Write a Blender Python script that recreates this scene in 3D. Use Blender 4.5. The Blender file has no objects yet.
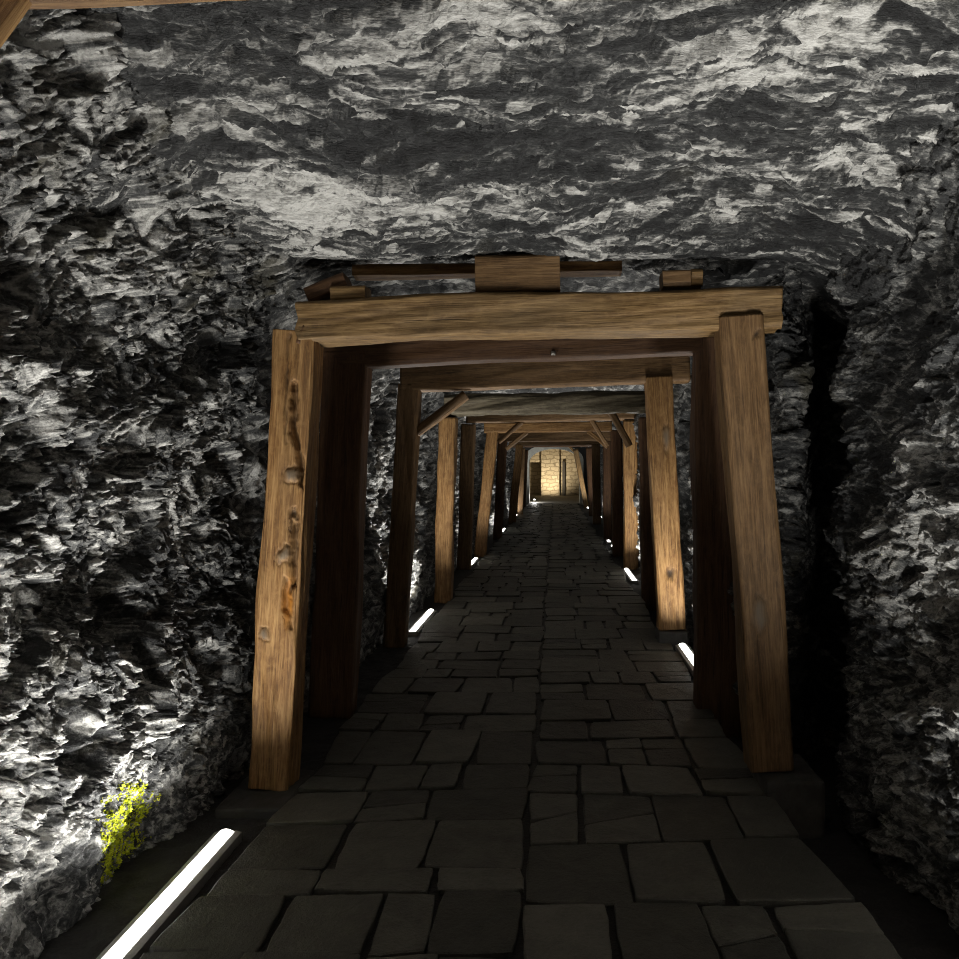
import bpy, math, random
import numpy as np
from mathutils import Vector, Matrix

random.seed(7)
rng = np.random.default_rng(7)
scene = bpy.context.scene
C = scene.collection

# ------------------------------------------------------------------ camera
F, VX, VY, CH = 850.0, 555.0, 470.0, 1.57
cam_d = bpy.data.cameras.new('camera')
cam = bpy.data.objects.new('camera', cam_d)
C.objects.link(cam)
cam.location = (0, 0, CH)
cam.rotation_euler = (math.pi / 2, 0, 0)
cam_d.sensor_fit = 'HORIZONTAL'
cam_d.sensor_width = 36.0
cam_d.lens = 36.0 * F / 959.0
cam_d.shift_x = (479.5 - VX) / 959.0
cam_d.shift_y = -(479.5 - VY) / 959.0
cam_d.clip_start = 0.05
cam_d.clip_end = 200
scene.camera = cam


def at(px, py, Y):
    """world point that a spot in the photograph has at depth Y"""
    return Vector(((px - VX) / F * Y, Y, CH - (py - VY) / F * Y))


# ------------------------------------------------------------------ noise
def _h(ix, iy, s):
    ix = ix.astype(np.int64).astype(np.uint32)
    iy = iy.astype(np.int64).astype(np.uint32)
    h = ix * np.uint32(374761393) + iy * np.uint32(668265263) + np.uint32((s * 2246822519 + 977) & 0xffffffff)
    h = (h ^ (h >> np.uint32(13))) * np.uint32(1274126177)
    h = h ^ (h >> np.uint32(16))
    h = h * np.uint32(2654435761)
    h = h ^ (h >> np.uint32(15))
    return h.astype(np.float64) / 4294967296.0


def gnoise(u, v, s=0):
    iu, iv = np.floor(u), np.floor(v)
    fu, fv = u - iu, v - iv
    su, sv = fu * fu * fu * (fu * (fu * 6 - 15) + 10), fv * fv * fv * (fv * (fv * 6 - 15) + 10)
    def g(a, b):
        t = _h(iu + a, iv + b, s) * 2 * math.pi
        return np.cos(t) * (fu - a) + np.sin(t) * (fv - b)
    x0 = g(0, 0) * (1 - su) + g(1, 0) * su
    x1 = g(0, 1) * (1 - su) + g(1, 1) * su
    return (x0 * (1 - sv) + x1 * sv) * 1.5


def fbm(u, v, s=0, o=4, gain=.5):
    r, a, f = 0, 1.0, 1.0
    for k in range(o):
        r = r + a * gnoise(u * f + 17.3 * k, v * f - 9.1 * k, s + k)
        a *= gain
        f *= 2.03
    return r


def facets(u, v, s=0, tilt=(1.0, 1.0), off=1.0, soft=0.0):
    """cells with a random height and a random tilt: broken rock faces. returns height (-1..1), random per cell"""
    iu, iv = np.floor(u), np.floor(v)
    best = np.full(u.shape, 1e9)
    sec = np.full(u.shape, 1e9)
    hgt = np.zeros(u.shape)
    hg2 = np.zeros(u.shape)
    rid = np.zeros(u.shape)
    for a in (-1, 0, 1):
        for b in (-1, 0, 1):
            cu, cv = iu + a, iv + b
            pu, pv = cu + _h(cu, cv, s + 1), cv + _h(cu, cv, s + 2)
            du, dv = u - pu, v - pv
            d = du * du + dv * dv
            r3, r4, r5 = _h(cu, cv, s + 3), _h(cu, cv, s + 4), _h(cu, cv, s + 5)
            h = off * (r5 - .5) + tilt[0] * (r3 - .5) * 2 * du + tilt[1] * (r4 - .5) * 2 * dv
            m = d < best
            if soft:
                m2 = (~m) & (d < sec)
                hg2 = np.where(m, hgt, np.where(m2, h, hg2))
                sec = np.where(m, best, np.where(m2, d, sec))
            hgt = np.where(m, h, hgt)
            rid = np.where(m, _h(cu, cv, s + 6), rid)
            best = np.where(m, d, best)
    if soft:
        w = .5 + .5 * np.clip((np.sqrt(sec) - np.sqrt(best)) / soft, 0, 1)
        hgt = hgt * w + hg2 * (1 - w)
    return hgt, rid


def seams(u, v, s, width):
    """thin wandering lines where a noise crosses zero"""
    return np.exp(-(fbm(u, v, s, 3) / width) ** 2)


def warp(u, v, amp, f, s):
    return u + amp * fbm(u * f, v * f, s, 3), v + amp * fbm(u * f + 31, v * f + 7, s + 9, 3)


def ss(x, a, b):
    t = np.clip((x - a) / (b - a), 0, 1)
    return t * t * (3 - 2 * t)


# ------------------------------------------------------------------ mesh helpers
def link(name, me, mat=None, parent=None):
    o = bpy.data.objects.new(name, me)
    C.objects.link(o)
    if mat:
        me.materials.append(mat)
    if parent:
        o.parent = parent
    return o


def grids_mesh(name, grids, attrs):
    """grids: list of (P[n,m,3], {attr: [n,m]}) joined in one mesh"""
    V, Q, A = [], [], {k: [] for k in attrs}
    off = 0
    for P, at_ in grids:
        n, m = P.shape[:2]
        V.append(P.reshape(-1, 3))
        idx = np.arange(n * m).reshape(n, m) + off
        q = np.stack([idx[:-1, :-1], idx[1:, :-1], idx[1:, 1:], idx[:-1, 1:]], -1).reshape(-1, 4)
        Q.append(q)
        for k in attrs:
            A[k].append(at_[k].reshape(-1))
        off += n * m
    V, Q = np.concatenate(V), np.concatenate(Q)
    me = bpy.data.meshes.new(name)
    me.vertices.add(len(V))
    me.vertices.foreach_set('co', V.astype(np.float32).ravel())
    me.loops.add(len(Q) * 4)
    me.loops.foreach_set('vertex_index', Q.astype(np.int32).ravel())
    me.polygons.add(len(Q))
    me.polygons.foreach_set('loop_start', np.arange(0, len(Q) * 4, 4, dtype=np.int32))
    me.update(calc_edges=True)
    for k in attrs:
        a = me.attributes.new(k, 'FLOAT', 'POINT')
        a.data.foreach_set('value', np.concatenate(A[k]).astype(np.float32))
    return me


def pymesh(name, verts, faces, smooth=False):
    me = bpy.data.meshes.new(name)
    me.from_pydata([tuple(v) for v in verts], [], [tuple(f) for f in faces])
    me.update()
    if smooth:
        me.polygons.foreach_set('use_smooth', [True] * len(me.polygons))
    return me


def thing(name, label, cat, loc=(0, 0, 0), group=None):
    o = bpy.data.objects.new(name, None)
    C.objects.link(o)
    o.empty_display_size = .1
    o.location = loc
    tag(o, label, cat, group)
    return o


def tag(o, label, cat, group=None):
    o['label'] = label
    o['category'] = cat
    if group:
        o['group'] = group


def struct(o):
    o['kind'] = 'structure'
    return o


# ------------------------------------------------------------------ materials
def nodes(name):
    m = bpy.data.materials.new(name)
    m.use_nodes = True
    nt = m.node_tree
    nt.nodes.clear()
    out = nt.nodes.new('ShaderNodeOutputMaterial')
    bs = nt.nodes.new('ShaderNodeBsdfPrincipled')
    nt.links.new(bs.outputs[0], out.inputs[0])
    return m, nt, bs


def mapping(nt, scale, rot=(0, 0, 0), coord='Object', rand=False):
    tc = nt.nodes.new('ShaderNodeTexCoord')
    mp = nt.nodes.new('ShaderNodeMapping')
    mp.inputs['Scale'].default_value = scale
    mp.inputs['Rotation'].default_value = rot
    nt.links.new(tc.outputs[coord], mp.inputs['Vector'])
    if rand:
        oi = nt.nodes.new('ShaderNodeObjectInfo')
        cm = nt.nodes.new('ShaderNodeVectorMath')
        cm.operation = 'SCALE'
        cm.inputs[0].default_value = (37, 53, 71)
        nt.links.new(oi.outputs['Random'], cm.inputs['Scale'])
        nt.links.new(cm.outputs[0], mp.inputs['Location'])
    return mp.outputs[0]


def noise(nt, vec, scale, detail=6, rough=.6, dist=0.0):
    n = nt.nodes.new('ShaderNodeTexNoise')
    n.inputs['Scale'].default_value = scale
    n.inputs['Detail'].default_value = detail
    n.inputs['Roughness'].default_value = rough
    n.inputs['Distortion'].default_value = dist
    nt.links.new(vec, n.inputs['Vector'])
    return n.outputs['Fac']


def ramp(nt, fac, stops):
    r = nt.nodes.new('ShaderNodeValToRGB')
    el = r.color_ramp.elements
    while len(el) < len(stops):
        el.new(.5)
    for e, (p, c) in zip(el, stops):
        e.position = p
        e.color = (*c, 1) if len(c) == 3 else c
    nt.links.new(fac, r.inputs[0])
    return r.outputs[0]


def math_(nt, op, a, b):
    n = nt.nodes.new('ShaderNodeMath')
    n.operation = op
    for i, x in enumerate((a, b)):
        if isinstance(x, (int, float)):
            n.inputs[i].default_value = x
        else:
            nt.links.new(x, n.inputs[i])
    return n.outputs[0]


def mix(nt, fac, a, b):
    n = nt.nodes.new('ShaderNodeMix')
    n.data_type = 'RGBA'
    for k, x in ((0, fac), (6, a), (7, b)):
        if isinstance(x, (int, float)):
            n.inputs[k].default_value = x
        elif isinstance(x, tuple):
            n.inputs[k].default_value = (*x, 1)
        else:
            nt.links.new(x, n.inputs[k])
    return n.outputs[2]


def attr(nt, name):
    a = nt.nodes.new('ShaderNodeAttribute')
    a.attribute_name = name
    return a.outputs['Fac']


def bump(nt, bs, h, strength, dist):
    b = nt.nodes.new('ShaderNodeBump')
    b.inputs['Strength'].default_value = strength
    b.inputs['Distance'].default_value = dist
    nt.links.new(h, b.inputs['Height'])
    nt.links.new(b.outputs[0], bs.inputs['Normal'])


def rock_mat(name, scale, rot=(0, 0, 0), stops=None, olive=.0):
    m, nt, bs = nodes(name)
    v = mapping(nt, scale, rot)
    n1 = noise(nt, v, 9, 8, .68, .6)
    n2 = noise(nt, v, 62, 5, .7, .3)
    fac = math_(nt, 'ADD', math_(nt, 'MULTIPLY', attr(nt, 'mineral_shading'), .75),
                math_(nt, 'SUBTRACT', math_(nt, 'ADD', math_(nt, 'MULTIPLY', n1, .8), math_(nt, 'MULTIPLY', n2, .8)), .60))
    col = ramp(nt, fac, stops or [(.18, (.012, .012, .0125)), (.42, (.035, .036, .036)), (.58, (.12, .12, .115)),
                                  (.74, (.34, .335, .315)), (.95, (.62, .61, .58))])
    # rusty / olive staining on some flakes
    n3 = noise(nt, mapping(nt, (1, 1, 1)), 2.3, 4, .6, .5)
    st = ramp(nt, n3, [(.60, (0, 0, 0)), (.72, (1, 1, 1))])
    sfac = math_(nt, 'MULTIPLY', st, olive)
    col = mix(nt, sfac, col, (.10, .085, .04))
    nt.links.new(col, bs.inputs['Base Color'])
    bs.inputs['Roughness'].default_value = .55
    bs.inputs['Specular IOR Level'].default_value = .45
    nb = noise(nt, v, 60, 8, .75, .4)
    bump(nt, bs, nb, .95, .015)
    return m


M_left = rock_mat('rock_left', (1, 1, 1), olive=.5)
M_right = rock_mat('rock_right', (1, 1, 2.2), olive=.35)
M_ceil = rock_mat('rock_roof', (.55, 2.2, 2.2), (0, 0, .06), [(.22, (.010, .010, .0105)), (.46, (.028, .029, .029)), (.60, (.10, .10, .096)), (.74, (.34, .335, .315)), (.93, (.64, .63, .60))], olive=.15)


def wood_mat(name, dark, mid, light, grey=.35):
    m, nt, bs = nodes(name)
    v = mapping(nt, (12, 12, .9), rand=True)
    n1 = noise(nt, v, 2.2, 9, .72, 1.1)
    v2 = mapping(nt, (70, 70, 2.6), rand=True)
    n2 = noise(nt, v2, 2.0, 5, .6, .2)
    f = math_(nt, 'ADD', math_(nt, 'MULTIPLY', n1, .62), math_(nt, 'MULTIPLY', n2, .42))
    col = ramp(nt, f, [(.36, dark), (.51, mid), (.66, light)])
    mo = noise(nt, mapping(nt, (16, 16, 9), rand=True), 1.5, 6, .7, .6)
    col = mix(nt, math_(nt, 'MULTIPLY', ramp(nt, mo, [(.45, (0, 0, 0)), (.68, (1, 1, 1))]), .45), col, light)
    cr = noise(nt, mapping(nt, (34, 34, .75), rand=True), 1.6, 4, .55, .5)
    crk = ramp(nt, cr, [(.30, (1, 1, 1)), (.37, (0, 0, 0))])
    col = mix(nt, math_(nt, 'MULTIPLY', crk, .8), col, dark)
    n3 = noise(nt, mapping(nt, (3, 3, .9), rand=True), 1.7, 5, .6, .4)
    g = math_(nt, 'MULTIPLY', ramp(nt, n3, [(.42, (0, 0, 0)), (.72, (1, 1, 1))]), grey)
    col = mix(nt, g, col, (.17, .135, .09))
    kn = attr(nt, 'knot')
    col = mix(nt, kn, col, (.15, .12, .085))
    col = mix(nt, attr(nt, 'scar'), col, (.42, .17, .025))
    col = mix(nt, attr(nt, 'hollow'), col, (.02, .012, .006))
    nt.links.new(col, bs.inputs['Base Color'])
    bs.inputs['Roughness'].default_value = .62
    bs.inputs['Specular IOR Level'].default_value = .3
    hb = math_(nt, 'SUBTRACT', math_(nt, 'ADD', math_(nt, 'MULTIPLY', n2, .7), n1), math_(nt, 'MULTIPLY', crk, .8))
    bump(nt, bs, hb, .55, .008)
    return m


W_tan = wood_mat('timber_tan', (.055, .028, .009), (.165, .094, .034), (.34, .215, .09), .30)
W_brown = wood_mat('timber_brown', (.045, .023, .009), (.13, .072, .030), (.25, .148, .066), .15)
W_orange = wood_mat('timber_orange', (.062, .027, .008), (.21, .104, .034), (.43, .255, .10), .15)
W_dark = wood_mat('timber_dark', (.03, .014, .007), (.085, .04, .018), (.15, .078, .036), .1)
W_grey = wood_mat('timber_grey', (.018, .013, .008), (.075, .060, .037), (.22, .19, .125), .5)


def plain(name, col, rough=.6, metal=0.0, var=.25, scale=25, bstr=.3, bd=.004):
    m, nt, bs = nodes(name)
    n = noise(nt, mapping(nt, (1, 1, 1)), scale, 6, .65, .2)
    lo = tuple(c * (1 - var) for c in col)
    hi = tuple(min(1, c * (1 + var)) for c in col)
    nt.links.new(ramp(nt, n, [(.3, lo), (.7, hi)]), bs.inputs['Base Color'])
    bs.inputs['Roughness'].default_value = rough
    bs.inputs['Metallic'].default_value = metal
    bump(nt, bs, n, bstr, bd)
    return m


M_gutter = plain('gutter_grit', (.022, .021, .021), .8, var=.5, scale=60, bstr=.6, bd=.01)
M_metal = plain('housing_metal', (.26, .25, .235), .5, .0, .15)
M_plinth = plain('plinth_stone', (.05, .047, .043), .8, var=.4, scale=14, bstr=.6, bd=.01)
M_bolt = plain('bolt_steel', (.25, .23, .2), .4, .8)


def floor_mat():
    m, nt, bs = nodes('flagstones')
    v = mapping(nt, (1, 1, 1))
    n1 = noise(nt, v, 7, 7, .65, .3)
    n2 = noise(nt, v, 60, 5, .7, .2)
    f = math_(nt, 'ADD', math_(nt, 'MULTIPLY', n1, .5), math_(nt, 'MULTIPLY', n2, .25))
    f = math_(nt, 'ADD', f, math_(nt, 'MULTIPLY', attr(nt, 'tone'), .35))
    col = ramp(nt, f, [(.3, (.036, .036, .031)), (.55, (.080, .078, .066)), (.8, (.155, .150, .126))])
    col = mix(nt, attr(nt, 'joint'), col, (.012, .011, .01))
    nt.links.new(col, bs.inputs['Base Color'])
    bs.inputs['Roughness'].default_value = .55
    bs.inputs['Specular IOR Level'].default_value = .35
    bump(nt, bs, math_(nt, 'ADD', n1, math_(nt, 'MULTIPLY', n2, .5)), .85, .02)
    return m


M_floor = floor_mat()


def emit(name, col, strength):
    m = bpy.data.materials.new(name)
    m.use_nodes = True
    nt = m.node_tree
    nt.nodes.clear()
    out = nt.nodes.new('ShaderNodeOutputMaterial')
    e = nt.nodes.new('ShaderNodeEmission')
    e.inputs[0].default_value = (*col, 1)
    e.inputs[1].default_value = strength
    nt.links.new(e.outputs[0], out.inputs[0])
    return m


LAMP_COL = (1.0, .98, .93)
M_diff = emit('lamp_diffuser', LAMP_COL, 6.0)

# ------------------------------------------------------------------ rock: left wall
ROT = .6


def left_wall(Y, Z):
    """x of the left wall and its tone, rock colour plus light painted in high up"""
    base = -1.70 - .05 * ss(Y, 2, 3.2) + .10 * ss(Y, 3.3, 4.5) + .03 * ss(Y, 5, 7)
    base = base - .10 * ss(Z, .1, 1.3) + .06 * ss(Z, 1.5, 2.2) + .42 * ss(Z, 1.9, 3.0) ** 2
    c, s = math.cos(ROT), math.sin(ROT)
    u, v = Y * c + Z * s, -Y * s + Z * c
    u, v = warp(u, v, .09, 2.6, 5)
    low = fbm(Y * 1.15, Z * 1.15, 11, 3)
    h1, r1 = facets(u * 2.2, v * 3.6, 20, (.9, .9), .6)
    u2, v2 = warp(u, v, .035, 9, 6)
    h2, r2 = facets(u2 * 11, v2 * 15, 40, (1.1, 1.1), .9, .12)
    u3, v3 = warp(u2, v2, .012, 22, 8)
    h3, r3 = facets(u3 * 29, v3 * 42, 60, (1.2, 1.3))
    h4, r4 = facets(u3 * 62, v3 * 92, 80, (1.3, 1.3))
    sm = seams(u2 * 5, v2 * 11, 91, .10)
    pit = ss(fbm(Y * 2.6 + 3, Z * 2.6, 71, 3), .18, .55)
    d = .11 * low + .070 * h1 + .040 * h2 + .025 * h3 + .013 * h4 - .10 * pit - .016 * sm
    # smoother toe of the wall near the ground light
    toe = ss(Z, .55, .05)
    d = d * (1 - .45 * toe)
    big = fbm(Y * 1.6 + 9, Z * 1.6 + 4, 33, 3)
    mineral_shading = (.50) + .18 * big + .22 * (r2 - .5) + .46 * (r3 - .5) + .42 * (r4 - .5) + .10 * (r1 - .5) - .16 * sm + .05 * toe + .13 * ss(Z, 1.5, 2.2) * (1 - ss(Y, 3.3, 3.9))  # last term pales the high front rock to imitate lamp light
    return base + d, np.clip(mineral_shading, 0, 1)


def stepped(a, b, f):
    out = [a]
    while out[-1] < b:
        out.append(out[-1] + f(out[-1]))
    return np.array(out)


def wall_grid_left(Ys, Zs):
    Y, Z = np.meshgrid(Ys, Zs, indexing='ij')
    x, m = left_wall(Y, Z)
    return np.stack([x, Y, Z], -1), {'mineral_shading': m}


TUN = stepped(4.7, 40.1, lambda y: .0045 * y)
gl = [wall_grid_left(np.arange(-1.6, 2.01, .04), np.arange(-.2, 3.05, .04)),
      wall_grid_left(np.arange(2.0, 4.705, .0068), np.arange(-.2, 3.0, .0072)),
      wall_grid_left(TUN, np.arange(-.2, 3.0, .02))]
struct(link('wall_left', grids_mesh('wall_left', gl, ['mineral_shading']), M_left))

# ------------------------------------------------------------------ rock: right wall, a path in plan with a deep cleft beside the front frame
path = [(1.66, -1.6), (1.62, 1.0), (1.60, 2.6), (1.56, 3.6), (1.50, 4.12), (1.50, 4.40), (1.58, 4.56), (1.74, 4.75), (1.90, 5.25), (1.72, 5.45),
        (1.50, 5.1), (1.42, 4.92), (1.36, 4.83), (1.27, 4.82), (1.24, 4.95), (1.25, 5.4), (1.28, 7), (1.33, 9), (1.36, 14), (1.45, 19), (1.68, 24), (1.80, 41)]
path = np.array(path)
seg = np.concatenate([[0], np.cumsum(np.linalg.norm(np.diff(path, axis=0), axis=1))])


def right_path(t):
    # smoothed polyline
    xs, ys = 0, 0
    for k in (-.05, 0, .05):
        xs = xs + np.interp(t + k, seg, path[:, 0]) / 3
        ys = ys + np.interp(t + k, seg, path[:, 1]) / 3
    return xs, ys


def wall_grid_right(ts, Zs):
    T, Z = np.meshgrid(ts, Zs, indexing='ij')
    x, y = right_path(T)
    x2, y2 = right_path(T + .02)
    x1, y1 = right_path(T - .02)
    tx, ty = x2 - x1, y2 - y1
    L = np.sqrt(tx * tx + ty * ty) + 1e-9
    nx, ny = -ty / L, tx / L          # towards the tunnel
    u, v = warp(T, Z + .12 * T, .05, 2.4, 105)
    low = fbm(T * 1.2, Z * 1.2, 111, 3)
    h1, r1 = facets(u * 1.9, v * 3.4, 120, (.8, .9))
    h2, r2 = facets(u * 5.0, v * 15, 140, (.9, 1.2), 1.0, .15)
    h3, r3 = facets(u * 13, v * 40, 160, (1, 1.3))
    h4, r4 = facets(u * 34, v * 75, 180, (1.1, 1.2))
    inner = ss(T, seg[5], seg[6]) * (1 - ss(T, seg[11], seg[12]))
    amp = 1 - .6 * inner
    d = (.08 * low + .065 * h1 + .034 * h2 + .019 * h3 + .011 * h4) * amp
    # foot of the wall stands out as a low ledge, the brow leans in
    front = 1 - ss(T, seg[4], seg[5])
    d = d + front * .06 * ss(Z, .55, .1) + .22 * ss(Z, 2.2, 2.95) ** 2 * front
    # hollow with an overhang above shoulder height
    hol = np.exp(-(((y - 3.9) / .35) ** 2 + ((Z - 2.0) / .30) ** 2))
    d = d - .13 * hol * front
    lips = np.exp(-((T - seg[5]) / .16) ** 2) + .6 * np.exp(-((T - seg[12]) / .14) ** 2)
    d = d + lips * (.09 * gnoise(Z * 2.3, 0 * Z + .3, 150) + .04 * gnoise(Z * 6, 0 * Z, 151) + .07 * ss(Z, 1.7, 2.3))
    big = fbm(T * 1.5 + 5, Z * 1.9 + 2, 133, 3)
    mineral_shading = .40 + .26 * big + .28 * (r2 - .5) + .42 * (r3 - .5) + .36 * (r4 - .5) + .10 * (r1 - .5) + .17 * ss(Z, 1.65, 1.35) * front * ss(y, 4.1, 3.6) - .13 * ss(Z, 1.6, 1.85) * front  # ledges paler; shade above the lit part is painted into the tone
    P = np.stack([x + nx * d, y + ny * d, Z + 0 * x], -1)
    return P, {'mineral_shading': np.clip(mineral_shading, 0, 1)}


t_at = lambda k: seg[k]
gr = [wall_grid_right(np.arange(0, 3.61, .04), np.arange(-.32, 3.05, .04)),
      wall_grid_right(np.arange(3.6, seg[13] + .3, .0075), np.arange(-.32, 3.0, .0085)),
      wall_grid_right(seg[13] + .25 + (TUN - 4.7), np.arange(-.32, 3.0, .02))]
struct(link('wall_right', grids_mesh('wall_right', gr, ['mineral_shading']), M_right))


# ------------------------------------------------------------------ rock: roof
def roof(X, Y):
    z = 2.86 - .21 * ss(Y, 2.2, 4.25) + .07 * ss(Y, 4.30, 4.5) - .03 * ss(Y, 5, 8)
    z = z - .30 * ss(np.abs(X + .05), 1.25, 1.95) ** 1.5
    u, v = warp(X, Y + .06 * X, .05, 2.0, 205)
    low = fbm(X * .9, Y * 1.7, 211, 3)
    h1, r1 = facets(u * 1.1, v * 4.2, 220, (.8, .8), .35, .3)
    u2, v2 = warp(u, v, .014, 8, 206)
    h2, r2 = facets(u2 * 3.0, v2 * 12, 240, (.9, 1.1), .6, .3)
    u3, v3 = warp(u2, v2, .006, 20, 208)
    h3, r3 = facets(u3 * 6, v3 * 34, 260, (1, 1.3), .8, .2)
    h4, r4 = facets(u3 * 16, v3 * 84, 280, (1, 1.3))
    sm = seams(u2 * 1.6, v2 * 13, 291, .11)
    sp = seams(u2 * 1.9 + 7, v2 * 17 + 3, 295, .09)
    d = .07 * low + .070 * h1 + .042 * h2 + .025 * h3 + .010 * h4 + .016 * sm
    # a hollow high on the right, and a small one at the left
    d = d + .18 * np.exp(-(((X - .98) / .30) ** 2 + ((Y - 2.45) / .16) ** 2))
    d = d + .12 * np.exp(-(((X + 1.25) / .22) ** 2 + ((Y - 3.05) / .13) ** 2))
    pocket = 1 - .75 * np.exp(-(((X + .1) / 1.4) ** 4 + ((Y - 4.35) / .22) ** 4))
    d = np.where(d < 0, d * pocket, d)
    big = fbm(X * .8 + 2.5, Y * 2.4 + 1, 233, 3)
    mineral_shading = .425 + .36 * big + .12 * (r1 - .5) + .26 * (r2 - .5) + .48 * (r3 - .5) + .46 * (r4 - .5) - .36 * sm + .18 * sp
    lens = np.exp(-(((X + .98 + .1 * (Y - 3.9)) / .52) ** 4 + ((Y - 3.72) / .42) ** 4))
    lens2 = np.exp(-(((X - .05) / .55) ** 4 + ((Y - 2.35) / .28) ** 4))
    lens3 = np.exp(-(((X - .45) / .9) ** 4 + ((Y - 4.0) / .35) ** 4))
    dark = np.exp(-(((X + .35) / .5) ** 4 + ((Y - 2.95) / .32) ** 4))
    mineral_shading = mineral_shading + .17 * lens + .15 * lens2 + .05 * lens3 - .10 * dark
    return z + d, np.clip(mineral_shading, 0, 1)


def roof_grid(Xs, Ys):
    X, Y = np.meshgrid(Xs, Ys, indexing='ij')
    z, m = roof(X, Y)
    return np.stack([X, Y, z], -1), {'mineral_shading': m}


gc = [roof_grid(np.arange(-2.1, 2.1, .04), np.arange(-1.6, 1.81, .04)),
      roof_grid(np.arange(-2.1, 2.1, .0085), np.arange(1.8, 4.705, .0062)),
      roof_grid(np.arange(-1.95, 1.75, .03), TUN)]
gc = [(P[:, ::-1], {k: a[:, ::-1] for k, a in A.items()}) for P, A in gc]
struct(link('ceiling', grids_mesh('ceiling', gc, ['mineral_shading']), M_ceil))

# rock face closing the tunnel behind the viewer
Xb, Zb = np.meshgrid(np.arange(-2.2, 2.2, .05), np.arange(-.3, 3.1, .05), indexing='ij')
hb, rb = facets(Xb * 3, Zb * 5, 300)
Pb = np.stack([Xb, -1.55 + .1 * hb + .1 * fbm(Xb, Zb, 301), Zb], -1)
struct(link('wall_back', grids_mesh('wall_back', [(Pb, {'mineral_shading': .4 + .4 * (rb - .5)})], ['mineral_shading']), M_right))


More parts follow.
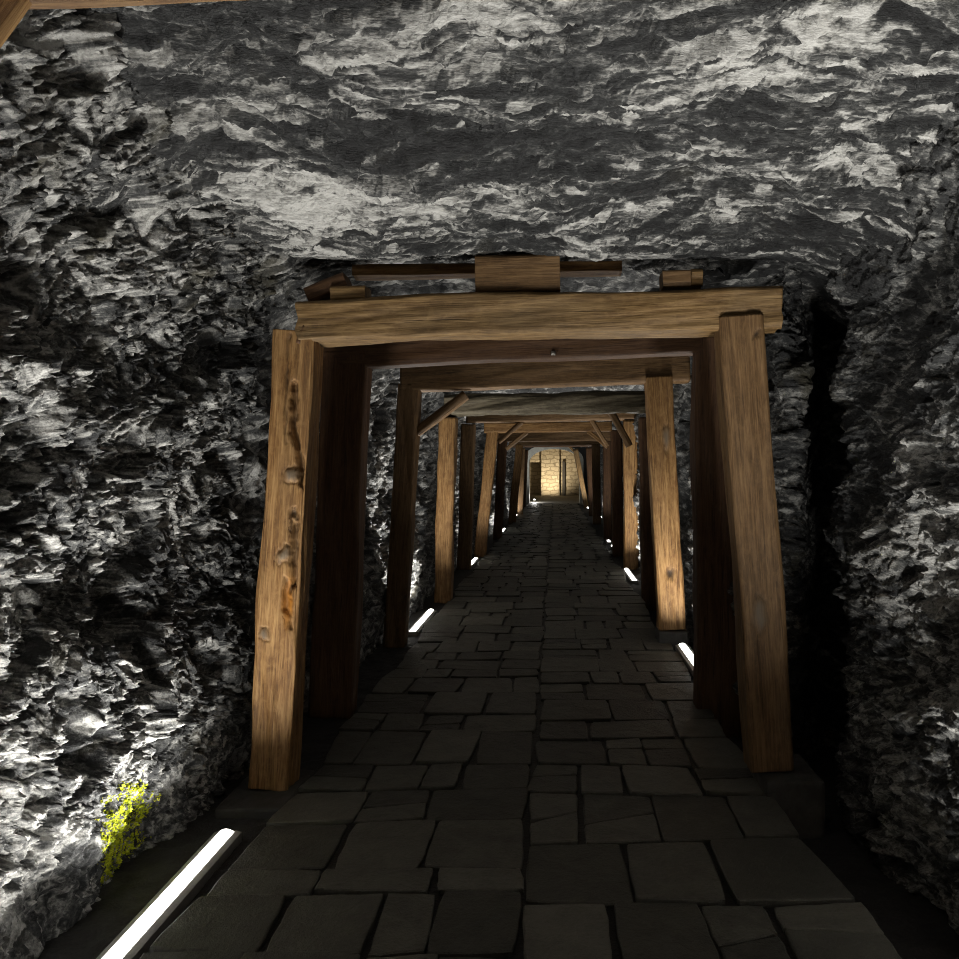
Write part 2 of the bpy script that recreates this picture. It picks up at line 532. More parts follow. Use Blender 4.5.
# ------------------------------------------------------------------ floor of flagstones
def flagstones():
    V, Fc, tone, joint = [], [], [], []

    def stone(quad, z, tn, gap, fine):
        """quad: 4 corner points (ccw), rounded and worn irregular stone"""
        q = [np.array(p, float) for p in quad]
        cen = sum(q) / 4
        n = 5 if fine else 2
        ring = []
        for i in range(4):
            a, b = q[i], q[(i + 1) % 4]
            e = b - a
            L = np.linalg.norm(e) + 1e-6
            nrm = np.array([-e[1], e[0]]) / L
            ph = rng.uniform(-1, 1, 3)
            for k in range(n):
                t = (.05, .27, .5, .73, .95)[k] if fine else (k + .5) / n
                w = gap * .5 + .0026 * (1 + math.sin(9 * t * (1 + L) + ph[1] * 9)) + .003 * (1 + ph[0] * math.sin(3.1 * t + ph[2] * 3)) + (gap * .9 if (k == 0 or k == n - 1) and fine else 0)
                ring.append(a + e * t + nrm * w)
        base = len(V)
        m = len(ring)
        tx, ty = rng.uniform(-.008, .008, 2)
        def zz(p, extra):
            return z + tx * (p[0] - cen[0]) * 3 + ty * (p[1] - cen[1]) * 3 + extra
        for p in ring:
            V.append((p[0], p[1], z - .035)); tone.append(tn); joint.append(.8)
        for p in ring:
            V.append((p[0], p[1], zz(p, -.004))); tone.append(tn); joint.append(0)
        for p in ring:
            s = cen + (p - cen) * (1 - .007 / max(.05, np.linalg.norm(p - cen)))
            V.append((s[0], s[1], zz(s, 0))); tone.append(tn); joint.append(0)
        for r in range(2):
            for i in range(m):
                j = (i + 1) % m
                Fc.append((base + r * m + i, base + r * m + j, base + (r + 1) * m + j, base + (r + 1) * m + i))
        if fine:
            for s_, k_ in ((.6, 1), (.25, 1)):
                st = len(V)
                for p in ring:
                    s = cen + (p - cen) * s_
                    V.append((s[0], s[1], zz(s, .004 * gnoise(np.array([s[0] * 9]), np.array([s[1] * 9]), 3)[0] + rng.uniform(-.001, .001))))
                    tone.append(tn); joint.append(0)
                for i in range(m):
                    j = (i + 1) % m
                    Fc.append((st - m + i, st - m + j, st + j, st + i))
        st = len(V) - m
        Fc.append(tuple(range(st, st + m)))

    # two halves either side of the long continuous joint
    for xa, xb, sgn in ((-1.30, -.115, -1), (-.115, 1.05, 1)):
        y = -1.6
        wob = lambda yy, k: .02 * math.sin(yy * 2.1 + k * 1.7) + .012 * math.sin(yy * 5.3 + k)
        skew_a = skew_b = 0.0
        while y < 40:
            h = random.choice((.26, .34, .40, .46, .52)) if y < 14 else .45
            sa, sb = random.uniform(-.07, .07), random.uniform(-.07, .07)
            n = random.choice((3, 3, 4, 4))
            cuts = [0]
            for k in range(n):
                cuts.append(cuts[-1] + random.uniform(.65, 1.45))
            cuts = [c / cuts[-1] for c in cuts]
            def pt(c, yy, lo):
                x = xa + (xb - xa) * c
                if c in (0, 1):
                    edge = (c == 0 and sgn < 0) or (c == 1 and sgn > 0)
                    x += wob(yy, 3 if edge else 9) * (1.5 if edge else .6)
                    if edge and sgn > 0:
                        x += .12 * float(ss(np.array(yy), 3.7, 2.8))
                sk = (skew_a * (1 - c) + skew_b * c) if lo else (sa * (1 - c) + sb * c)
                return (x, yy + sk)
            for k in range(n):
                ja, jb = random.uniform(-.03, .03), random.uniform(-.03, .03)
                c0, c1 = cuts[k], cuts[k + 1]
                q = [pt(c0, y, True), pt(c1, y, True), pt(c1, y + h, False), pt(c0, y + h, False)]
                q = [(p[0] + (random.uniform(-.016, .016)), p[1] + random.uniform(-.018, .018)) for p in q]
                zst = random.uniform(-.007, .006)
                g = random.uniform(.003, .008) if y < 14 else .008
                # now and then a stone is broken across
                if y < 12 and random.random() < .22 and h > .3:
                    f1, f2 = random.uniform(.35, .65), random.uniform(.35, .65)
                    m1 = tuple(q[0][i] + (q[3][i] - q[0][i]) * f1 for i in (0, 1))
                    m2 = tuple(q[1][i] + (q[2][i] - q[1][i]) * f2 for i in (0, 1))
                    stone([q[0], q[1], m2, m1], zst, random.random(), g * .8, True)
                    stone([m1, m2, q[2], q[3]], zst - .003, random.random(), g * .8, True)
                else:
                    stone(q, zst, random.random(), g, y < 14)
            y += h
            skew_a, skew_b = sa, sb
    # bedding in the joints, with sides down to the gutters
    b = len(V)
    prof = [(-1.27, -.20), (-1.275, -.022), (1.02, -.022), (1.01, -.34)]
    for yy in (-1.6, 40.0):
        for (x, z) in prof:
            V.append((x, yy, z)); tone.append(.2); joint.append(1)
    for k in range(3):
        Fc.append((b + k, b + k + 1, b + 5 + k, b + 4 + k))
    me = pymesh('floor', V, Fc)
    for nm, vals in (('tone', tone), ('joint', joint)):
        me.attributes.new(nm, 'FLOAT', 'POINT').data.foreach_set('value', np.array(vals, np.float32))
    return me


struct(link('floor', flagstones(), M_floor))


def gutter(name, x0, x1, z, seed):
    def g(Ys, st):
        X, Y = np.meshgrid(np.arange(x0, x1 + st, st), Ys, indexing='ij')
        Z = (z if z > -.1 else z + .14 * ss(Y, 9.4, 12.0)) + .012 * fbm(X * 6, Y * 6, seed, 4) + .006 * facets(X * 22, Y * 22, seed)[0]
        return np.stack([X, Y, Z], -1), {'mineral_shading': 0 * X}
    gs = [g(np.arange(-1.6, 8.01, .02), .02), g(stepped(8.0, 40.1, lambda y: .012 * y), .05)]
    struct(link(name, grids_mesh(name, gs, ['mineral_shading']), M_gutter))


gutter('trim_1', -2.1, -1.24, -.065, 400)
gutter('trim_2', .99, 2.2, -.20, 420)


# ------------------------------------------------------------------ timber
def timber(name, p0, p1, w, d, mat, parent, res=(40, 60), wob=.006, rad=.018, feat=None, twist=0.0, taper=0.0, ragged=0.0):
    """squared log from p0 to p1; local z runs along it, local y is its depth along the tunnel"""
    p0, p1 = Vector(p0), Vector(p1)
    za = (p1 - p0)
    L = za.length
    za.normalize()
    ya = Vector((0, 1, 0))
    ya = (ya - za * ya.dot(za)).normalized()
    xa = ya.cross(za)
    N, M = res
    # rounded rectangle, uniform arc
    pts = []
    hw, hd = w / 2 - rad, d / 2 - rad
    per = [2 * hw, math.pi / 2 * rad, 2 * hd, math.pi / 2 * rad] * 2
    tot = sum(per)
    for i in range(N):
        s = (i + .5) / N * tot
        k = 0
        while s > per[k]:
            s -= per[k]
            k += 1
        if k == 0: p, n = (-hw + s, -d / 2), (0, -1)
        elif k == 2: p, n = (w / 2, -hd + s), (1, 0)
        elif k == 4: p, n = (hw - s, d / 2), (0, 1)
        elif k == 6: p, n = (-w / 2, hd - s), (-1, 0)
        else:
            cx, cy = {1: (hw, -hd), 3: (hw, hd), 5: (-hw, hd), 7: (-hw, -hd)}[k]
            a = {1: -math.pi / 2, 3: 0, 5: math.pi / 2, 7: math.pi}[k] + s / rad
            n = (math.cos(a), math.sin(a))
            p = (cx + rad * n[0], cy + rad * n[1])
        pts.append((*p, *n))
    pts = np.array(pts)
    sd = int(abs(p0.x * 131 + p0.y * 17 + p1.z * 7) * 100) % 997
    zz = np.linspace(0, L, M)
    Zg, I = np.meshgrid(zz, np.arange(N), indexing='ij')
    X, Yl, NX, NY = (pts[:, k][None, :].repeat(M, 0) for k in range(4))
    ang = np.arctan2(Yl / d, X / w)
    cu, cv = np.cos(ang), np.sin(ang)
    disp = wob * (gnoise(Zg * 1.3 + cu * 1.2, cv * 1.2 + Zg * .2 + 5, sd) * 1.5 + .6 * gnoise(Zg * 4 + cu * 3, cv * 3, sd + 1)
                  + .25 * gnoise(X * 70, Yl * 70 + Zg * 2, sd + 2))
    # worn arrises
    corner = np.minimum(np.abs(NX), np.abs(NY))
    disp = disp - corner * .012 * (.5 + gnoise(Zg * 2.2 + cu * 9, cv * 9, sd + 3))
    K = np.zeros_like(X); S = np.zeros_like(X); H = np.zeros_like(X)
    if feat:
        dd, K, S, H = feat(X, Yl, Zg, NX, NY)
        disp = disp + dd
    sc = 1 - taper * Zg / L
    bend = wob * 2.5 * gnoise(Zg * .7, 0 * Zg + sd, sd + 5)
    PX = (X + NX * disp) * sc + bend * np.sin(Zg / L * math.pi)
    PY = (Yl + NY * disp) * sc
    PZ = Zg.copy()
    if ragged:
        PZ[-1] += ragged * gnoise(X[-1] * 12, Yl[-1] * 12, sd)
        PZ[0] += ragged * gnoise(X[0] * 12, Yl[0] * 12 + 4, sd)
    V = np.stack([PX, PY, PZ], -1).reshape(-1, 3)
    Fc = []
    for j in range(M - 1):
        for i in range(N):
            k = (i + 1) % N
            Fc.append((j * N + i, j * N + k, (j + 1) * N + k, (j + 1) * N + i))
    Fc.append(tuple(range(N))[::-1])
    Fc.append(tuple((M - 1) * N + i for i in range(N)))
    me = pymesh(name, V, Fc, True)
    me.polygons[len(Fc) - 1].use_smooth = False
    me.polygons[len(Fc) - 2].use_smooth = False
    if feat:
        for nm, a in (('knot', K), ('scar', S), ('hollow', H)):
            me.attributes.new(nm, 'FLOAT', 'POINT').data.foreach_set('value', a.astype(np.float32).ravel())
    o = link(name, me, mat, parent)
    mw = Matrix((xa, ya, za)).transposed().to_4x4()
    off = Vector(parent.location) if parent else Vector((0, 0, 0))
    mw.translation = p0 - off
    o.matrix_basis = mw
    return o


def knot_feat(knots, grooves=(), scars=()):
    """knots on the face towards the viewer: (x, z, rx, rz, height); grooves: polyline points, depth, width"""
    def f(X, Yl, Z, NX, NY):
        face = ss(-NY, .3, .9)
        X0, Z0 = X, Z
        X = X0 + .010 * fbm(X0 * 22, Z0 * 11, 601, 3)
        Z = Z0 + .022 * fbm(X0 * 18 + 5, Z0 * 9, 602, 3)
        d = np.zeros_like(X); K = d.copy(); S = d.copy(); H = d.copy()
        for (kx, kz, rx, rz, h) in knots:
            r = np.sqrt(((X - kx) / rx) ** 2 + ((Z - kz) / rz) ** 2)
            a = np.exp(-(r * 1.1) ** 2.6)
            rim = np.exp(-((r - 1.2) / .18) ** 2)
            d += (h * a - .006 * rim) * face
            if h > 0:
                K = np.maximum(K, a * .85)
            else:
                H = np.maximum(H, a * .9)
            H = np.maximum(H, rim * .22)
        for (pl, dep, wd) in grooves:
            best = np.full_like(X, 9.0)
            for (x0, z0), (x1, z1) in zip(pl[:-1], pl[1:]):
                ex, ez = x1 - x0, z1 - z0
                t = np.clip(((X - x0) * ex + (Z - z0) * ez) / (ex * ex + ez * ez), 0, 1)
                best = np.minimum(best, np.hypot(X - x0 - ex * t, (Z - z0 - ez * t)))
            a = np.exp(-(best / wd) ** 2)
            d -= dep * a * face
            H = np.maximum(H, a * .5 * face)
        for (sx, sz, rx, rz) in scars:
            r = ((X - sx) / rx) ** 2 + ((Z - sz) / rz) ** 2
            a = np.exp(-r ** 2)
            S = np.maximum(S, a * face)
            d -= .02 * a * face
        return d, K * face, S, H * face
    return f


def post(par, Y, top, bot, mat, depth=.2, foot=None, **kw):
    """top / bot: (left px, right px, y px) of the face towards the viewer"""
    (a, b, yt), (c, e, yb) = top, bot
    pt_, pb = at((a + b) / 2, yt, Y), at((c + e) / 2, yb, Y)
    if foot is not None:                  # run the post down to its footing
        dirv = (pb - pt_).normalized()
        pb = pb + dirv * ((foot - pb.z) / dirv.z)
    w = ((b - a) + (e - c)) / 2 / F * Y
    for p in (pt_, pb):
        p.y += depth / 2
    return timber('post', pb, pt_, w, depth, mat, par, **kw)


def beam(par, Y, left, right, mat, depth=.2, name='crossbeam', **kw):
    """left / right: (px, y top, y bottom) of the face towards the viewer"""
    (xl, tl, bl), (xr, tr, br) = left, right
    a, b = at(xl, (tl + bl) / 2, Y), at(xr, (tr + br) / 2, Y)
    h = ((bl - tl) + (br - tr)) / 2 / F * Y
    a.y += depth / 2
    b.y += depth / 2
    return timber(name, a, b, h, depth, mat, par, **kw)


def brace(par, Y, p, q, thick_px, mat, depth=.12, inset=.04, **kw):
    a, b = at(*p, Y), at(*q, Y)
    a.y += depth / 2 + inset
    b.y += depth / 2 + inset
    return timber('brace', a, b, thick_px / F * Y, depth, mat, par, **kw)


GL, GR = -.07, -.205
FG = 'timber frames along the tunnel'


def frame(name_label, Y):
    return thing('timber_frame', name_label, 'timber frame', (-.1, Y, 0), FG)


# frame overhead of the viewer: only its corner shows
f0 = frame('timber roof beam and corner brace cut off by the top left corner', 1.10)
timber('crossbeam', (-1.50, 1.20, 2.330), (1.42, 1.20, 2.503), .22, .2, W_orange, f0, res=(40, 80))
timber('brace', (-1.32, 1.22, 1.692), (-.808, 1.22, 2.367), .16, .12, W_orange, f0, res=(32, 30))
timber('post', (-1.50, 1.20, GL), (-1.46, 1.20, 2.29), .2, .2, W_brown, f0, res=(32, 40))
timber('post', (1.42, 1.20, GR), (1.36, 1.20, 2.42), .2, .2, W_brown, f0, res=(32, 40))

# front frame
Y1 = 4.2
f1 = frame('front timber frame of the tunnel with a knotted left post and tan crossbeam', Y1)
zk = lambda y: (790 - y) / 452 * 2.21
kf = knot_feat(
    [(.030, zk(470), .036, .040, .010), (.052, zk(510), .020, .032, -.030), (.022, zk(553), .034, .040, .012), (-.055, zk(632), .022, .026, .006), (.06, zk(585), .016, .05, -.02)],
    [([(.012, zk(380)), (.020, zk(425)), (.058, zk(450)), (.082, zk(480))], .055, .017),
     ([(.058, zk(520)), (.070, zk(545)), (.078, zk(580))], .045, .016),
     ([(.030, zk(575)), (.042, zk(605)), (.070, zk(622))], .016, .010),
     ([(-.02, zk(330)), (-.03, zk(390)), (-.012, zk(440))], .008, .006)],
    [(.052, zk(597), .026, .13)])
post(f1, Y1, (273, 314, 330), (246, 288, 790), W_orange, .2, res=(150, 520), feat=kf, wob=.009, rad=.014)
post(f1, Y1 - .015, (720, 765, 315), (752, 795, 772), W_brown, .2, res=(90, 260), rad=.016, wob=.006,
     feat=knot_feat([(-.02, zk(630), .030, .07, .006), (.07, zk(350), .016, .018, -.008)]))
beam(f1, Y1, (297, 303, 340), (783, 283, 328), W_tan, .21, res=(90, 320), wob=.009, rad=.014, ragged=.02)
# dark tongue of wood below the notch at the left end of the beam
tp = at(302, 342, Y1)
timber('wedge', at(300, 344, Y1 - .005) + Vector((0, .05, 0)), at(306, 326, Y1 - .005) + Vector((0, .05, 0)), .08, .08, W_dark, f1, res=(24, 8))

# packing between the front crossbeam and the roof
PG = 'packing timber above the front crossbeam'


def packing(kind, label, cat, Y, x0, x1, y0, y1, mat, depth=.18, tilt=0.0):
    a, b = at(x0, (y0 + y1) / 2 + tilt, Y), at(x1, (y0 + y1) / 2 - tilt, Y)
    a.y += depth / 2
    b.y += depth / 2
    o = timber(kind, a, b, (y1 - y0) / F * Y, depth, mat, None, res=(48, 60), wob=.004, rad=.008)
    tag(o, label, cat, PG)
    return o


packing('packing_block', 'large brown square packing block on the middle of the front crossbeam', 'wood block', 4.235, 475, 560, 253.5, 291, W_brown, .17, .9)
packing('packing_block', 'small packing block on the front crossbeam towards its right end', 'wood block', 4.235, 663, 691, 269.5, 286.5, W_brown, .15, .4)
packing('packing_block', 'short pale offcut right beside the small packing block above the front crossbeam', 'wood block', 4.25, 691.5, 703, 269, 285.2, W_tan, .12, 0)
packing('packing_block', 'low packing block on the left end of the front crossbeam under the long board', 'wood block', 4.235, 330, 365, 285, 301, W_tan, .15, .6)
packing('roof_board', 'long thin board under the roof rock behind the large packing block', 'board', 4.42, 352, 622, 262, 273.5, W_orange, .12, 2.5)
packing('roof_board', 'dark slanted slab of wood wedged above the left end of the front crossbeam', 'board', 4.26, 306, 345, 279, 296, W_dark, .16, 8.0)

# second frame: in shadow just behind
f2 = frame('dark shadowed timber frame directly behind the front frame', 5.6)
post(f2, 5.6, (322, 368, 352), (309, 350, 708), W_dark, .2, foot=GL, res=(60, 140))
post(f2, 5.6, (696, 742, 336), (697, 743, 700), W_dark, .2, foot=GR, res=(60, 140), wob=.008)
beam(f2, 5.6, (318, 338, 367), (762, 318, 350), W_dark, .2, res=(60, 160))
timber('bolt', at(551, 353, 5.58), at(551, 353, 5.58) + Vector((.03, 0, 0)), .03, .03, M_bolt, f2, res=(12, 3), rad=.01, wob=0)

# third frame
f3 = frame('third timber frame with an orange lit right post notched up into its crossbeam', 7.8)
post(f3, 7.8, (399, 418, 384), (381, 406, 646), W_brown, .2, foot=GL, res=(50, 120))
post(f3, 7.77, (647, 671, 376), (658, 687, 630), W_orange, .2, res=(70, 160), wob=.01,
     feat=knot_feat([(.035, 1.75, .03, .10, .006), (.01, .52, .035, .045, -.015)]))
beam(f3, 7.8, (400, 361, 391), (690, 351, 381), W_brown, .2, res=(50, 120))
brace(f3, 7.8, (415, 432), (465, 394), 9, W_brown)

# fourth frame with a rough log
f4 = frame('fourth timber frame with a rough grey round log as its crossbeam', 10.4)
post(f4, 10.4, (439, 455, 417), (433, 451, 597), W_orange, .2, foot=GL, res=(44, 90), wob=.012)
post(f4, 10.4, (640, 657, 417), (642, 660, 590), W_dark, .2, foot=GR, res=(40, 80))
beam(f4, 10.4, (444, 395, 415), (650, 390, 412), W_grey, .2, res=(60, 120), wob=.02, rad=.06)
brace(f4, 10.6, (610, 409), (630, 446), 7, W_brown)

GR = -.07
f5 = frame('fifth timber frame whose pale crossbeam sits just under the grey log', 13.9)
post(f5, 13.9, (461, 475, 424), (456, 470, 575), W_brown, .2, foot=GL, res=(40, 60))
post(f5, 13.9, (624, 638, 420), (624.5, 638.5, 580), W_orange, .2, foot=GR, res=(40, 60))
beam(f5, 13.9, (466, 410, 423), (640, 407, 419.5), W_brown, .2, res=(40, 80))
brace(f5, 13.9, (498, 442), (522, 422), 4.5, W_brown)
brace(f5, 13.9, (608, 446), (591, 418), 4.5, W_brown)

f6 = frame('sixth timber frame with a warm brown crossbeam and a light leaning left post', 16.0)
post(f6, 16, (487, 498, 430), (474, 486, 552), W_orange, .2, foot=GL, res=(40, 60))
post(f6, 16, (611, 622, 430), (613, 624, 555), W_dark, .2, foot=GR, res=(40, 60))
beam(f6, 16, (484, 423, 432.5), (612, 421, 431.5), W_orange, .2, res=(40, 60))
brace(f6, 16, (506, 449), (527, 432), 4, W_brown)
brace(f6, 16, (608, 447), (588, 431), 4, W_orange)

f7 = frame('seventh timber frame, its dark posts in shadow beyond the warm brown crossbeam', 20.0)
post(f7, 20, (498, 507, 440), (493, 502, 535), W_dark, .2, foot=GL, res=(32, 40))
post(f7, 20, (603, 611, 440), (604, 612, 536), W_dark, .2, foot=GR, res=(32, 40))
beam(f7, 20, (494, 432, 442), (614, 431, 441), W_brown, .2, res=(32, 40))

f8 = frame('eighth timber frame with both posts lit, before the dark gap near the arch', 25.5)
post(f8, 25.5, (516, 523, 444), (508, 516, 522), W_orange, .22, foot=GL, res=(32, 40))
post(f8, 25.5, (592, 600, 444), (593, 601, 520), W_brown, .22, foot=GR, res=(32, 40))
beam(f8, 25.5, (509, 437.5, 446), (604, 436, 445), W_brown, .22, res=(32, 40))

f9 = frame('ninth timber frame with a thin left post close before the arch', 30.0)
post(f9, 30, (519.5, 525, 448), (517, 523, 514), W_brown, .2, foot=GL, res=(24, 30))
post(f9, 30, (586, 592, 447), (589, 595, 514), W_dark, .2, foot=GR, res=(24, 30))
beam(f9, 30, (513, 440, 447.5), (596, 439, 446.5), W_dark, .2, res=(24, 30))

f10 = frame('last timber frame with a pale right post leaning before the whitewashed arch', 36.0)
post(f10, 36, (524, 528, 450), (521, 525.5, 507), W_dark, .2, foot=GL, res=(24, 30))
post(f10, 36, (573, 578, 449), (584, 589, 507), W_tan, .2, foot=GR, res=(24, 30))
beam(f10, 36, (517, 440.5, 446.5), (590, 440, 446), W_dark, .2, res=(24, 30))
brace(f10, 36, (569, 446), (576, 453), 2.6, W_tan)


# ------------------------------------------------------------------ stone footings under the posts
def box(name, x0, x1, y0, y1, z0, z1, mat, parent=None, r=.015, rough=.006, res=.04, seed=1):
    import bmesh
    bm = bmesh.new()
    bmesh.ops.create_cube(bm, size=1)
    for v in bm.verts:
        v.co = Vector(((x0 + x1) / 2 + v.co.x * (x1 - x0), (y0 + y1) / 2 + v.co.y * (y1 - y0), (z0 + z1) / 2 + v.co.z * (z1 - z0)))
    bmesh.ops.bevel(bm, geom=bm.edges[:], offset=r, segments=2, affect='EDGES', profile=.5)
    if rough:
        bmesh.ops.subdivide_edges(bm, edges=[e for e in bm.edges if e.calc_length() > res * 2], cuts=6, use_grid_fill=True)
        for v in bm.verts:
            c = v.co
            n = gnoise(np.array([c.x * 9 + c.z * 5]), np.array([c.y * 9 - c.z * 4]), seed)[0]
            v.co += v.normal * (rough * n)
    me = bpy.data.meshes.new(name)
    bm.to_mesh(me)
    bm.free()
    return link(name, me, mat, parent)


FB = 'stone footings of the posts'
o = box('stone_footing', -1.60, -1.27, 3.98, 4.52, -.09, -.016, M_plinth, seed=3)
tag(o, 'flat dark stone footing under the knotted left post, past the nearest floor light', 'footing', FB)
o = box('stone_footing', 1.015, 1.30, 4.09, 4.50, -.22, .071, M_plinth, seed=4)
tag(o, 'dark stone footing block under the right post of the front frame', 'footing', FB)
o = box('stone_footing', .94, 1.21, 7.72, 8.02, -.22, .098, M_plinth, seed=5)
tag(o, 'stone footing under the orange lit right post of the third frame', 'footing', FB)

# ------------------------------------------------------------------ floor lights
LG = 'floor lights along the tunnel edges'
POWER = 36.0


def floor_light(label, x, y0, y1, z, tilt=0.0, power=1.0, width=.066, dome_h=.02, warm=None):
    """channel with a glowing diffuser, set along the tunnel at x, from y0 to y1; z is the top of the channel"""
    L = y1 - y0
    t = thing('floor_light', label, 'floor light', (x, (y0 + y1) / 2, z), LG)
    # housing: channel profile extruded
    w, h = width / 2 + .026, .05  # flanges made wide and pale to imitate a glow around the lamp
    prof = [(-w, -h), (w, -h), (w, -.008), (width / 2, 0), (width / 2, -.006), (-width / 2, -.006), (-width / 2, 0), (-w, -.008)]
    V, Fc = [], []
    for yy in (-L / 2 - .012, L / 2 + .012):
        V += [(px, yy, pz) for px, pz in prof]
    n = len(prof)
    for i in range(n):
        j = (i + 1) % n
        Fc.append((i, j, n + j, n + i))
    Fc.append(tuple(range(n))[::-1])
    Fc.append(tuple(range(n, 2 * n)))
    link('housing', pymesh('housing', V, Fc), M_metal, t)
    # domed diffuser
    V, Fc = [], []
    k = 10
    ys = [-L / 2, -L / 2 + .01, L / 2 - .01, L / 2]
    for j, yy in enumerate(ys):
        s = .55 if j in (0, 3) else 1
        for i in range(k + 1):
            a = math.pi * i / k
            V.append((-math.cos(a) * (width / 2 - .001), yy, -.004 + math.sin(a) * dome_h * s))
    for j in range(3):
        for i in range(k):
            Fc.append((j * (k + 1) + i, j * (k + 1) + i + 1, (j + 1) * (k + 1) + i + 1, (j + 1) * (k + 1) + i))
    Fc.append(tuple(range(k + 1)))
    Fc.append(tuple(3 * (k + 1) + i for i in range(k + 1))[::-1])
    link('diffuser', pymesh('diffuser', V, Fc), M_diff, t)
    ld = bpy.data.lights.new('floor_light_lamp', 'AREA')
    ld.shape = 'RECTANGLE'
    ld.size = width * .8
    ld.size_y = L
    ld.energy = POWER * power * L / 1.2
    ld.color = warm or LAMP_COL
    ld.spread = math.radians(140)
    lo = bpy.data.objects.new('floor_light_lamp', ld)
    C.objects.link(lo)
    lo.parent = t
    lo.location = (0, 0, dome_h + .004)
    lo.rotation_euler = (math.pi, tilt, 0)
    return t


floor_light('long bright floor light strip nearest the camera, in the left gutter by the mossy rock', -1.435, 2.1, 3.72, -.012)
floor_light('floor light in the left gutter at the foot of the third timber frame', -1.40, 8.35, 9.6, -.012, power=1.4)
floor_light('third floor light along the left gutter, at the foot of the sixth frame', -1.42, 14.2, 15.25, -.012)
floor_light('fourth floor light along the left gutter, small and far', -1.36, 21.4, 22.8, .0)
floor_light('fifth floor light along the left gutter, a faint glint by the ninth frame', -1.36, 29.0, 29.9, .0, power=.6)
floor_light('floor light in the right gutter, out of sight just below the bottom right corner', 1.24, 1.2, 2.62, -.15, power=1.9)
floor_light('brightest floor light on the right, below the dark post of the second frame', 1.122, 6.5, 7.5, .03)
floor_light('floor light strip on the right edge below the fifth frame', 1.13, 12.1, 13.5, .0)
floor_light('nearer of two small paired lamps on the right edge of the path', 1.20, 17.35, 17.7, .0, power=1.5)
floor_light('farther of two small paired lamps on the right edge of the path', 1.19, 18.6, 18.95, .0, power=1.5)
floor_light('round floor light far down on the right by the eighth frame', 1.52, 28.0, 29.2, .02)
floor_light('far floor light by the left wall washing the foot of the whitewashed arch', -1.42, 37.6, 38.6, .0, power=1.2)
floor_light('tiny floor light at the foot of the pale leaning post', 1.36, 34.6, 35.4, .02, power=2.0)

# ------------------------------------------------------------------ whitewashed arch and the vaulted room at the end
M_white = plain('whitewash', (.55, .55, .50), .8, var=.2, scale=3, bstr=.5, bd=.03)


def masonry(name, lo, hi, mortar):
    m, nt, bs = nodes(name)
    v0 = mapping(nt, (1, 1, 1), coord='Object')
    nd = nt.nodes.new('ShaderNodeTexNoise')
    nd.inputs['Scale'].default_value = 2.2
    nt.links.new(v0, nd.inputs['Vector'])
    sc = nt.nodes.new('ShaderNodeVectorMath')
    sc.operation = 'MULTIPLY_ADD'
    nt.links.new(nd.outputs['Color'], sc.inputs[0])
    sc.inputs[1].default_value = (.35, .35, .35)
    nt.links.new(v0, sc.inputs[2])
    v = sc.outputs[0]
    br = nt.nodes.new('ShaderNodeTexBrick')
    sw = nt.nodes.new('ShaderNodeSeparateXYZ')
    cb = nt.nodes.new('ShaderNodeCombineXYZ')
    nt.links.new(v, sw.inputs[0])
    s = math_(nt, 'ADD', sw.outputs[0], sw.outputs[1])
    nt.links.new(s, cb.inputs[0])
    nt.links.new(sw.outputs[2], cb.inputs[1])
    nt.links.new(cb.outputs[0], br.inputs['Vector'])
    br.inputs['Color1'].default_value = (*lo, 1)
    br.inputs['Color2'].default_value = (*hi, 1)
    br.inputs['Mortar'].default_value = (*mortar, 1)
    br.inputs['Scale'].default_value = 1.0
    br.inputs['Brick Width'].default_value = .55
    br.inputs['Row Height'].default_value = .24
    br.inputs['Mortar Size'].default_value = .03
    nt.links.new(br.outputs['Color'], bs.inputs['Base Color'])
    bs.inputs['Roughness'].default_value = .85
    n = noise(nt, v, 4, 5, .6, .2)
    bump(nt, bs, math_(nt, 'ADD', math_(nt, 'MULTIPLY', br.outputs['Fac'], -1.0), n), .6, .05)
    return m


M_mas = masonry('chamber_masonry', (.38, .33, .24), (.50, .44, .33), (.28, .24, .17))
YA = 40.0
xL, xR = -1.22, 1.18


def arch_outline(x0, x1, spring, crown, n=16):
    cx, hw = (x0 + x1) / 2, (x1 - x0) / 2
    pts = [(x0, -.2), (x0, spring)]
    for i in range(1, n):
        a = math.pi - math.pi * i / n
        pts.append((cx + hw * math.cos(a), spring + (crown - spring) * math.sin(a)))
    return pts + [(x1, spring), (x1, -.2)]


inn = arch_outline(xL, xR, 1.95, 2.58)
outr = arch_outline(-2.4, 2.3, 2.2, 3.6)
mid = arch_outline(xL - .3, xR + .16, 2.05, 2.80)
V = [(x, YA, z) for x, z in inn] + [(x, YA, z) for x, z in mid] + [(x, YA + .9, z) for x, z in inn]
n = len(inn)
Fc = []
for i in range(n - 1):
    Fc += [(i, i + 1, n + i + 1, n + i), (i + 1, i, 2 * n + i, 2 * n + i + 1)]
struct(link('trim_3', pymesh('trim_3', V, Fc), M_white))

V = [(x, YA + .01, z) for x, z in mid] + [(x, YA - .02, z) for x, z in outr]
Fc = [(i, i + 1, n + i + 1, n + i) for i in range(n - 1)]
struct(link('wall_arch', pymesh('wall_arch', V, Fc), M_right))

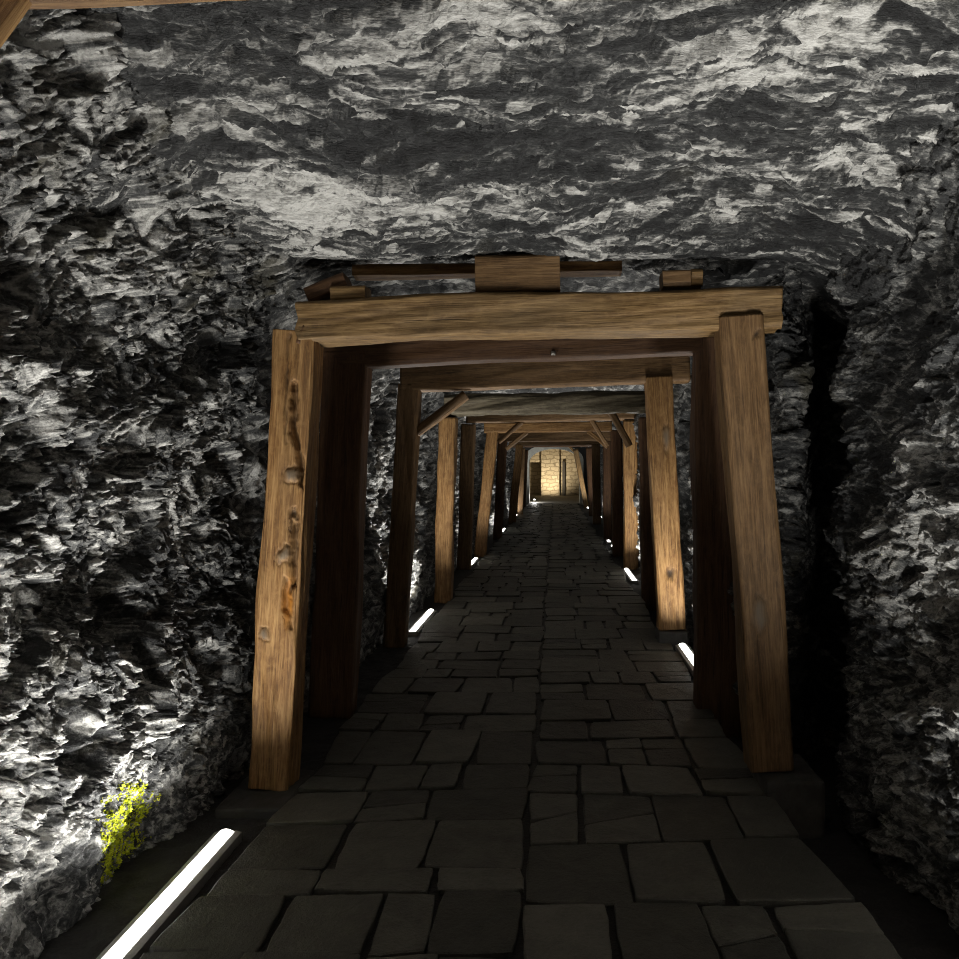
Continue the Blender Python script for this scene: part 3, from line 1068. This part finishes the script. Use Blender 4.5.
# chamber shell: floor, side walls, vault, back wall with a dark doorway
YB = 52.0
struct(link('floor_chamber', pymesh('floor_chamber', [(-4, YA - .2, 0), (4, YA - .2, 0), (4, YB + 3, .02), (-4, YB + 3, .02)], [(0, 1, 2, 3)]),
            plain('chamber_paving', (.13, .12, .10), .7, var=.3, scale=3)))
va = arch_outline(-2.3, 2.1, 1.9, 3.3, 20)
V, Fc = [], []
for yy in (YA + .5, YB + .1):
    V += [(x, yy, z) for x, z in va]
n = len(va)
for i in range(n - 1):
    Fc.append((i + 1, i, n + i, n + i + 1))
struct(link('wall_chamber', pymesh('wall_chamber', V, Fc), M_mas))
dx0, dx1, dz = -1.75, -.88, 2.05
bx = [(-2.4, -.1), (dx0, -.1), (dx0, dz), (dx1, dz), (dx1, -.1), (2.3, -.1), (2.3, 3.5), (-2.4, 3.5)]
V = [(x, YB, z) for x, z in bx]
Fc = [(0, 1, 2, 7), (7, 2, 3, 6), (3, 4, 5, 6)]
b = len(V)
V += [(dx0, YB + 1.8, -.1), (dx0, YB + 1.8, dz), (dx1, YB + 1.8, dz), (dx1, YB + 1.8, -.1)]
Fc += [(1, b, b + 1, 2), (2, b + 1, b + 2, 3), (3, b + 2, b + 3, 4), (b, b + 3, b + 2, b + 1)]
struct(link('wall_end', pymesh('wall_end', V, Fc), M_mas))
# pilaster with a sloping foot that the warm uplight washes
pil = box('trim_4', -.85, .28, YB - .35, YB + .05, 0, 3.2, M_mas, r=.04, rough=.03, res=.1, seed=9)
struct(pil)
struct(box('trim_5', .45, .62, YB - .15, YB + .05, 0, 2.1, M_plinth, r=.02, rough=.01, seed=10))

t = thing('uplight', 'warm uplight on the floor washing the stone wall beyond the arch', 'lamp', (-.30, YB - 2.0, .02))
V, Fc = [], []
for zz, r in ((0, .08), (.06, .08), (.06, .055), (.045, .05)):
    V += [(r * math.cos(2 * math.pi * i / 16), r * math.sin(2 * math.pi * i / 16), zz) for i in range(16)]
for k in range(3):
    for i in range(16):
        j = (i + 1) % 16
        Fc.append((k * 16 + i, k * 16 + j, (k + 1) * 16 + j, (k + 1) * 16 + i))
link('housing', pymesh('housing', V, Fc), M_metal, t)
V = [(.05 * math.cos(2 * math.pi * i / 16), .05 * math.sin(2 * math.pi * i / 16), .045) for i in range(16)]
link('lens', pymesh('lens', V, [tuple(range(16))]), emit('uplight_lens', (1, .78, .45), 6), t)
sd = bpy.data.lights.new('uplight_lamp', 'SPOT')
sd.energy = 430
sd.color = (1, .82, .56)
sd.spot_size = math.radians(110)
sd.spot_blend = 1.0
sd.shadow_soft_size = .05
so = bpy.data.objects.new('uplight_lamp', sd)
C.objects.link(so)
so.parent = t
so.location = (0, 0, .08)
so.rotation_euler = (math.radians(180 - 48), 0, 0)

t = thing('spot_lamp', 'tiny white lamp on the ground inside the left foot of the arch', 'lamp', (-1.0, 41.5, .02))
V, Fc = [], []
for zz, r in ((0, .07), (.08, .07), (.10, .055)):
    V += [(r * math.cos(2 * math.pi * i / 12), r * math.sin(2 * math.pi * i / 12), zz) for i in range(12)]
for k in range(2):
    for i in range(12):
        j = (i + 1) % 12
        Fc.append((k * 12 + i, k * 12 + j, (k + 1) * 12 + j, (k + 1) * 12 + i))
link('housing', pymesh('housing', V, Fc), M_metal, t)
V = [(.055 * math.cos(2 * math.pi * i / 12), .055 * math.sin(2 * math.pi * i / 12), .10) for i in range(12)]
V.append((0, 0, .14))
link('lens', pymesh('lens', V, [(i, (i + 1) % 12, 12) for i in range(12)]), emit('spot_lens', LAMP_COL, 8), t)
pd = bpy.data.lights.new('spot_lamp_bulb', 'POINT')
pd.energy = 40
pd.color = LAMP_COL
pd.shadow_soft_size = .06
po = bpy.data.objects.new('spot_lamp_bulb', pd)
C.objects.link(po)
po.parent = t
po.location = (0, 0, .24)

# ------------------------------------------------------------------ moss on the left wall above the light
def moss():
    M, nt, bs = nodes('moss')
    n1 = noise(nt, mapping(nt, (1, 1, 1)), 22, 5, .6, .2)
    nt.links.new(ramp(nt, n1, [(.3, (.20, .25, .01)), (.55, (.52, .56, .015)), (.75, (.75, .72, .03))]), bs.inputs['Base Color'])
    bs.inputs['Roughness'].default_value = .8
    V, Fc = [], []
    r = np.random.default_rng(11)
    cnt = 20000
    ys = r.uniform(3.10, 3.76, cnt)
    zs = r.uniform(-.06, .42, cnt)
    ea, eb = (ys - 3.42) / .25, (zs - .14 + .30 * (ys - 3.42)) / .185
    keep = (ea ** 2 + eb ** 2 < .85 + .6 * fbm(ys * 10, zs * 10, 511, 3) + .25 * r.uniform(-1, 1, cnt)) & (fbm(ys * 13, zs * 13, 510, 3) > -.30)
    ys, zs = ys[keep], zs[keep]
    e = .008
    x0, _ = left_wall(ys, zs)
    xy, _ = left_wall(ys + e, zs)
    xz, _ = left_wall(ys, zs + e)
    for i in range(len(ys)):
        nrm = Vector((1, -min(2, max(-2, (xy[i] - x0[i]) / e)), -min(2, max(-2, (xz[i] - x0[i]) / e)))).normalized()
        p = Vector((x0[i] - .002, ys[i], zs[i]))
        d = (nrm + Vector(r.normal(0, .45, 3)) + Vector((0, 0, .1))).normalized()
        s = d.cross(Vector(r.normal(0, 1, 3))).normalized()
        L, w = r.uniform(.006, .016), r.uniform(.002, .0042)
        u = d.cross(s)
        b = len(V)
        V += [p - s * w, p + s * w, p + d * L * .6 + s * w * .9 + u * w * .5, p + d * L, p + d * L * .6 - s * w * .9 + u * w * .5]
        Fc.append((b, b + 1, b + 2, b + 3, b + 4))
    o = link('moss', pymesh('moss', V, Fc), M)
    tag(o, 'bright yellow green moss on the left rock wall above the nearest floor light', 'moss')
    o['kind'] = 'stuff'


moss()

# ------------------------------------------------------------------ world and view
w = bpy.data.worlds.new('world')
scene.world = w
w.use_nodes = True
w.node_tree.nodes['Background'].inputs[0].default_value = (0, 0, 0, 1)
w.node_tree.nodes['Background'].inputs[1].default_value = 0
scene.view_settings.view_transform = 'Standard'
scene.view_settings.look = 'None'
scene.view_settings.exposure = 0.15
scene.view_settings.gamma = 1.0
scene.view_settings.use_curve_mapping = False
try:
    scene.cycles.use_denoising = True
    scene.cycles.denoiser = 'OPENIMAGEDENOISE'
    scene.cycles.denoising_input_passes = 'RGB_ALBEDO_NORMAL'
    scene.cycles.denoising_prefilter = 'NONE'
    scene.cycles.filter_width = 1.05
    scene.cycles.max_bounces = 10
    scene.cycles.diffuse_bounces = 8
    scene.cycles.sample_clamp_indirect = 4
except Exception:
    pass
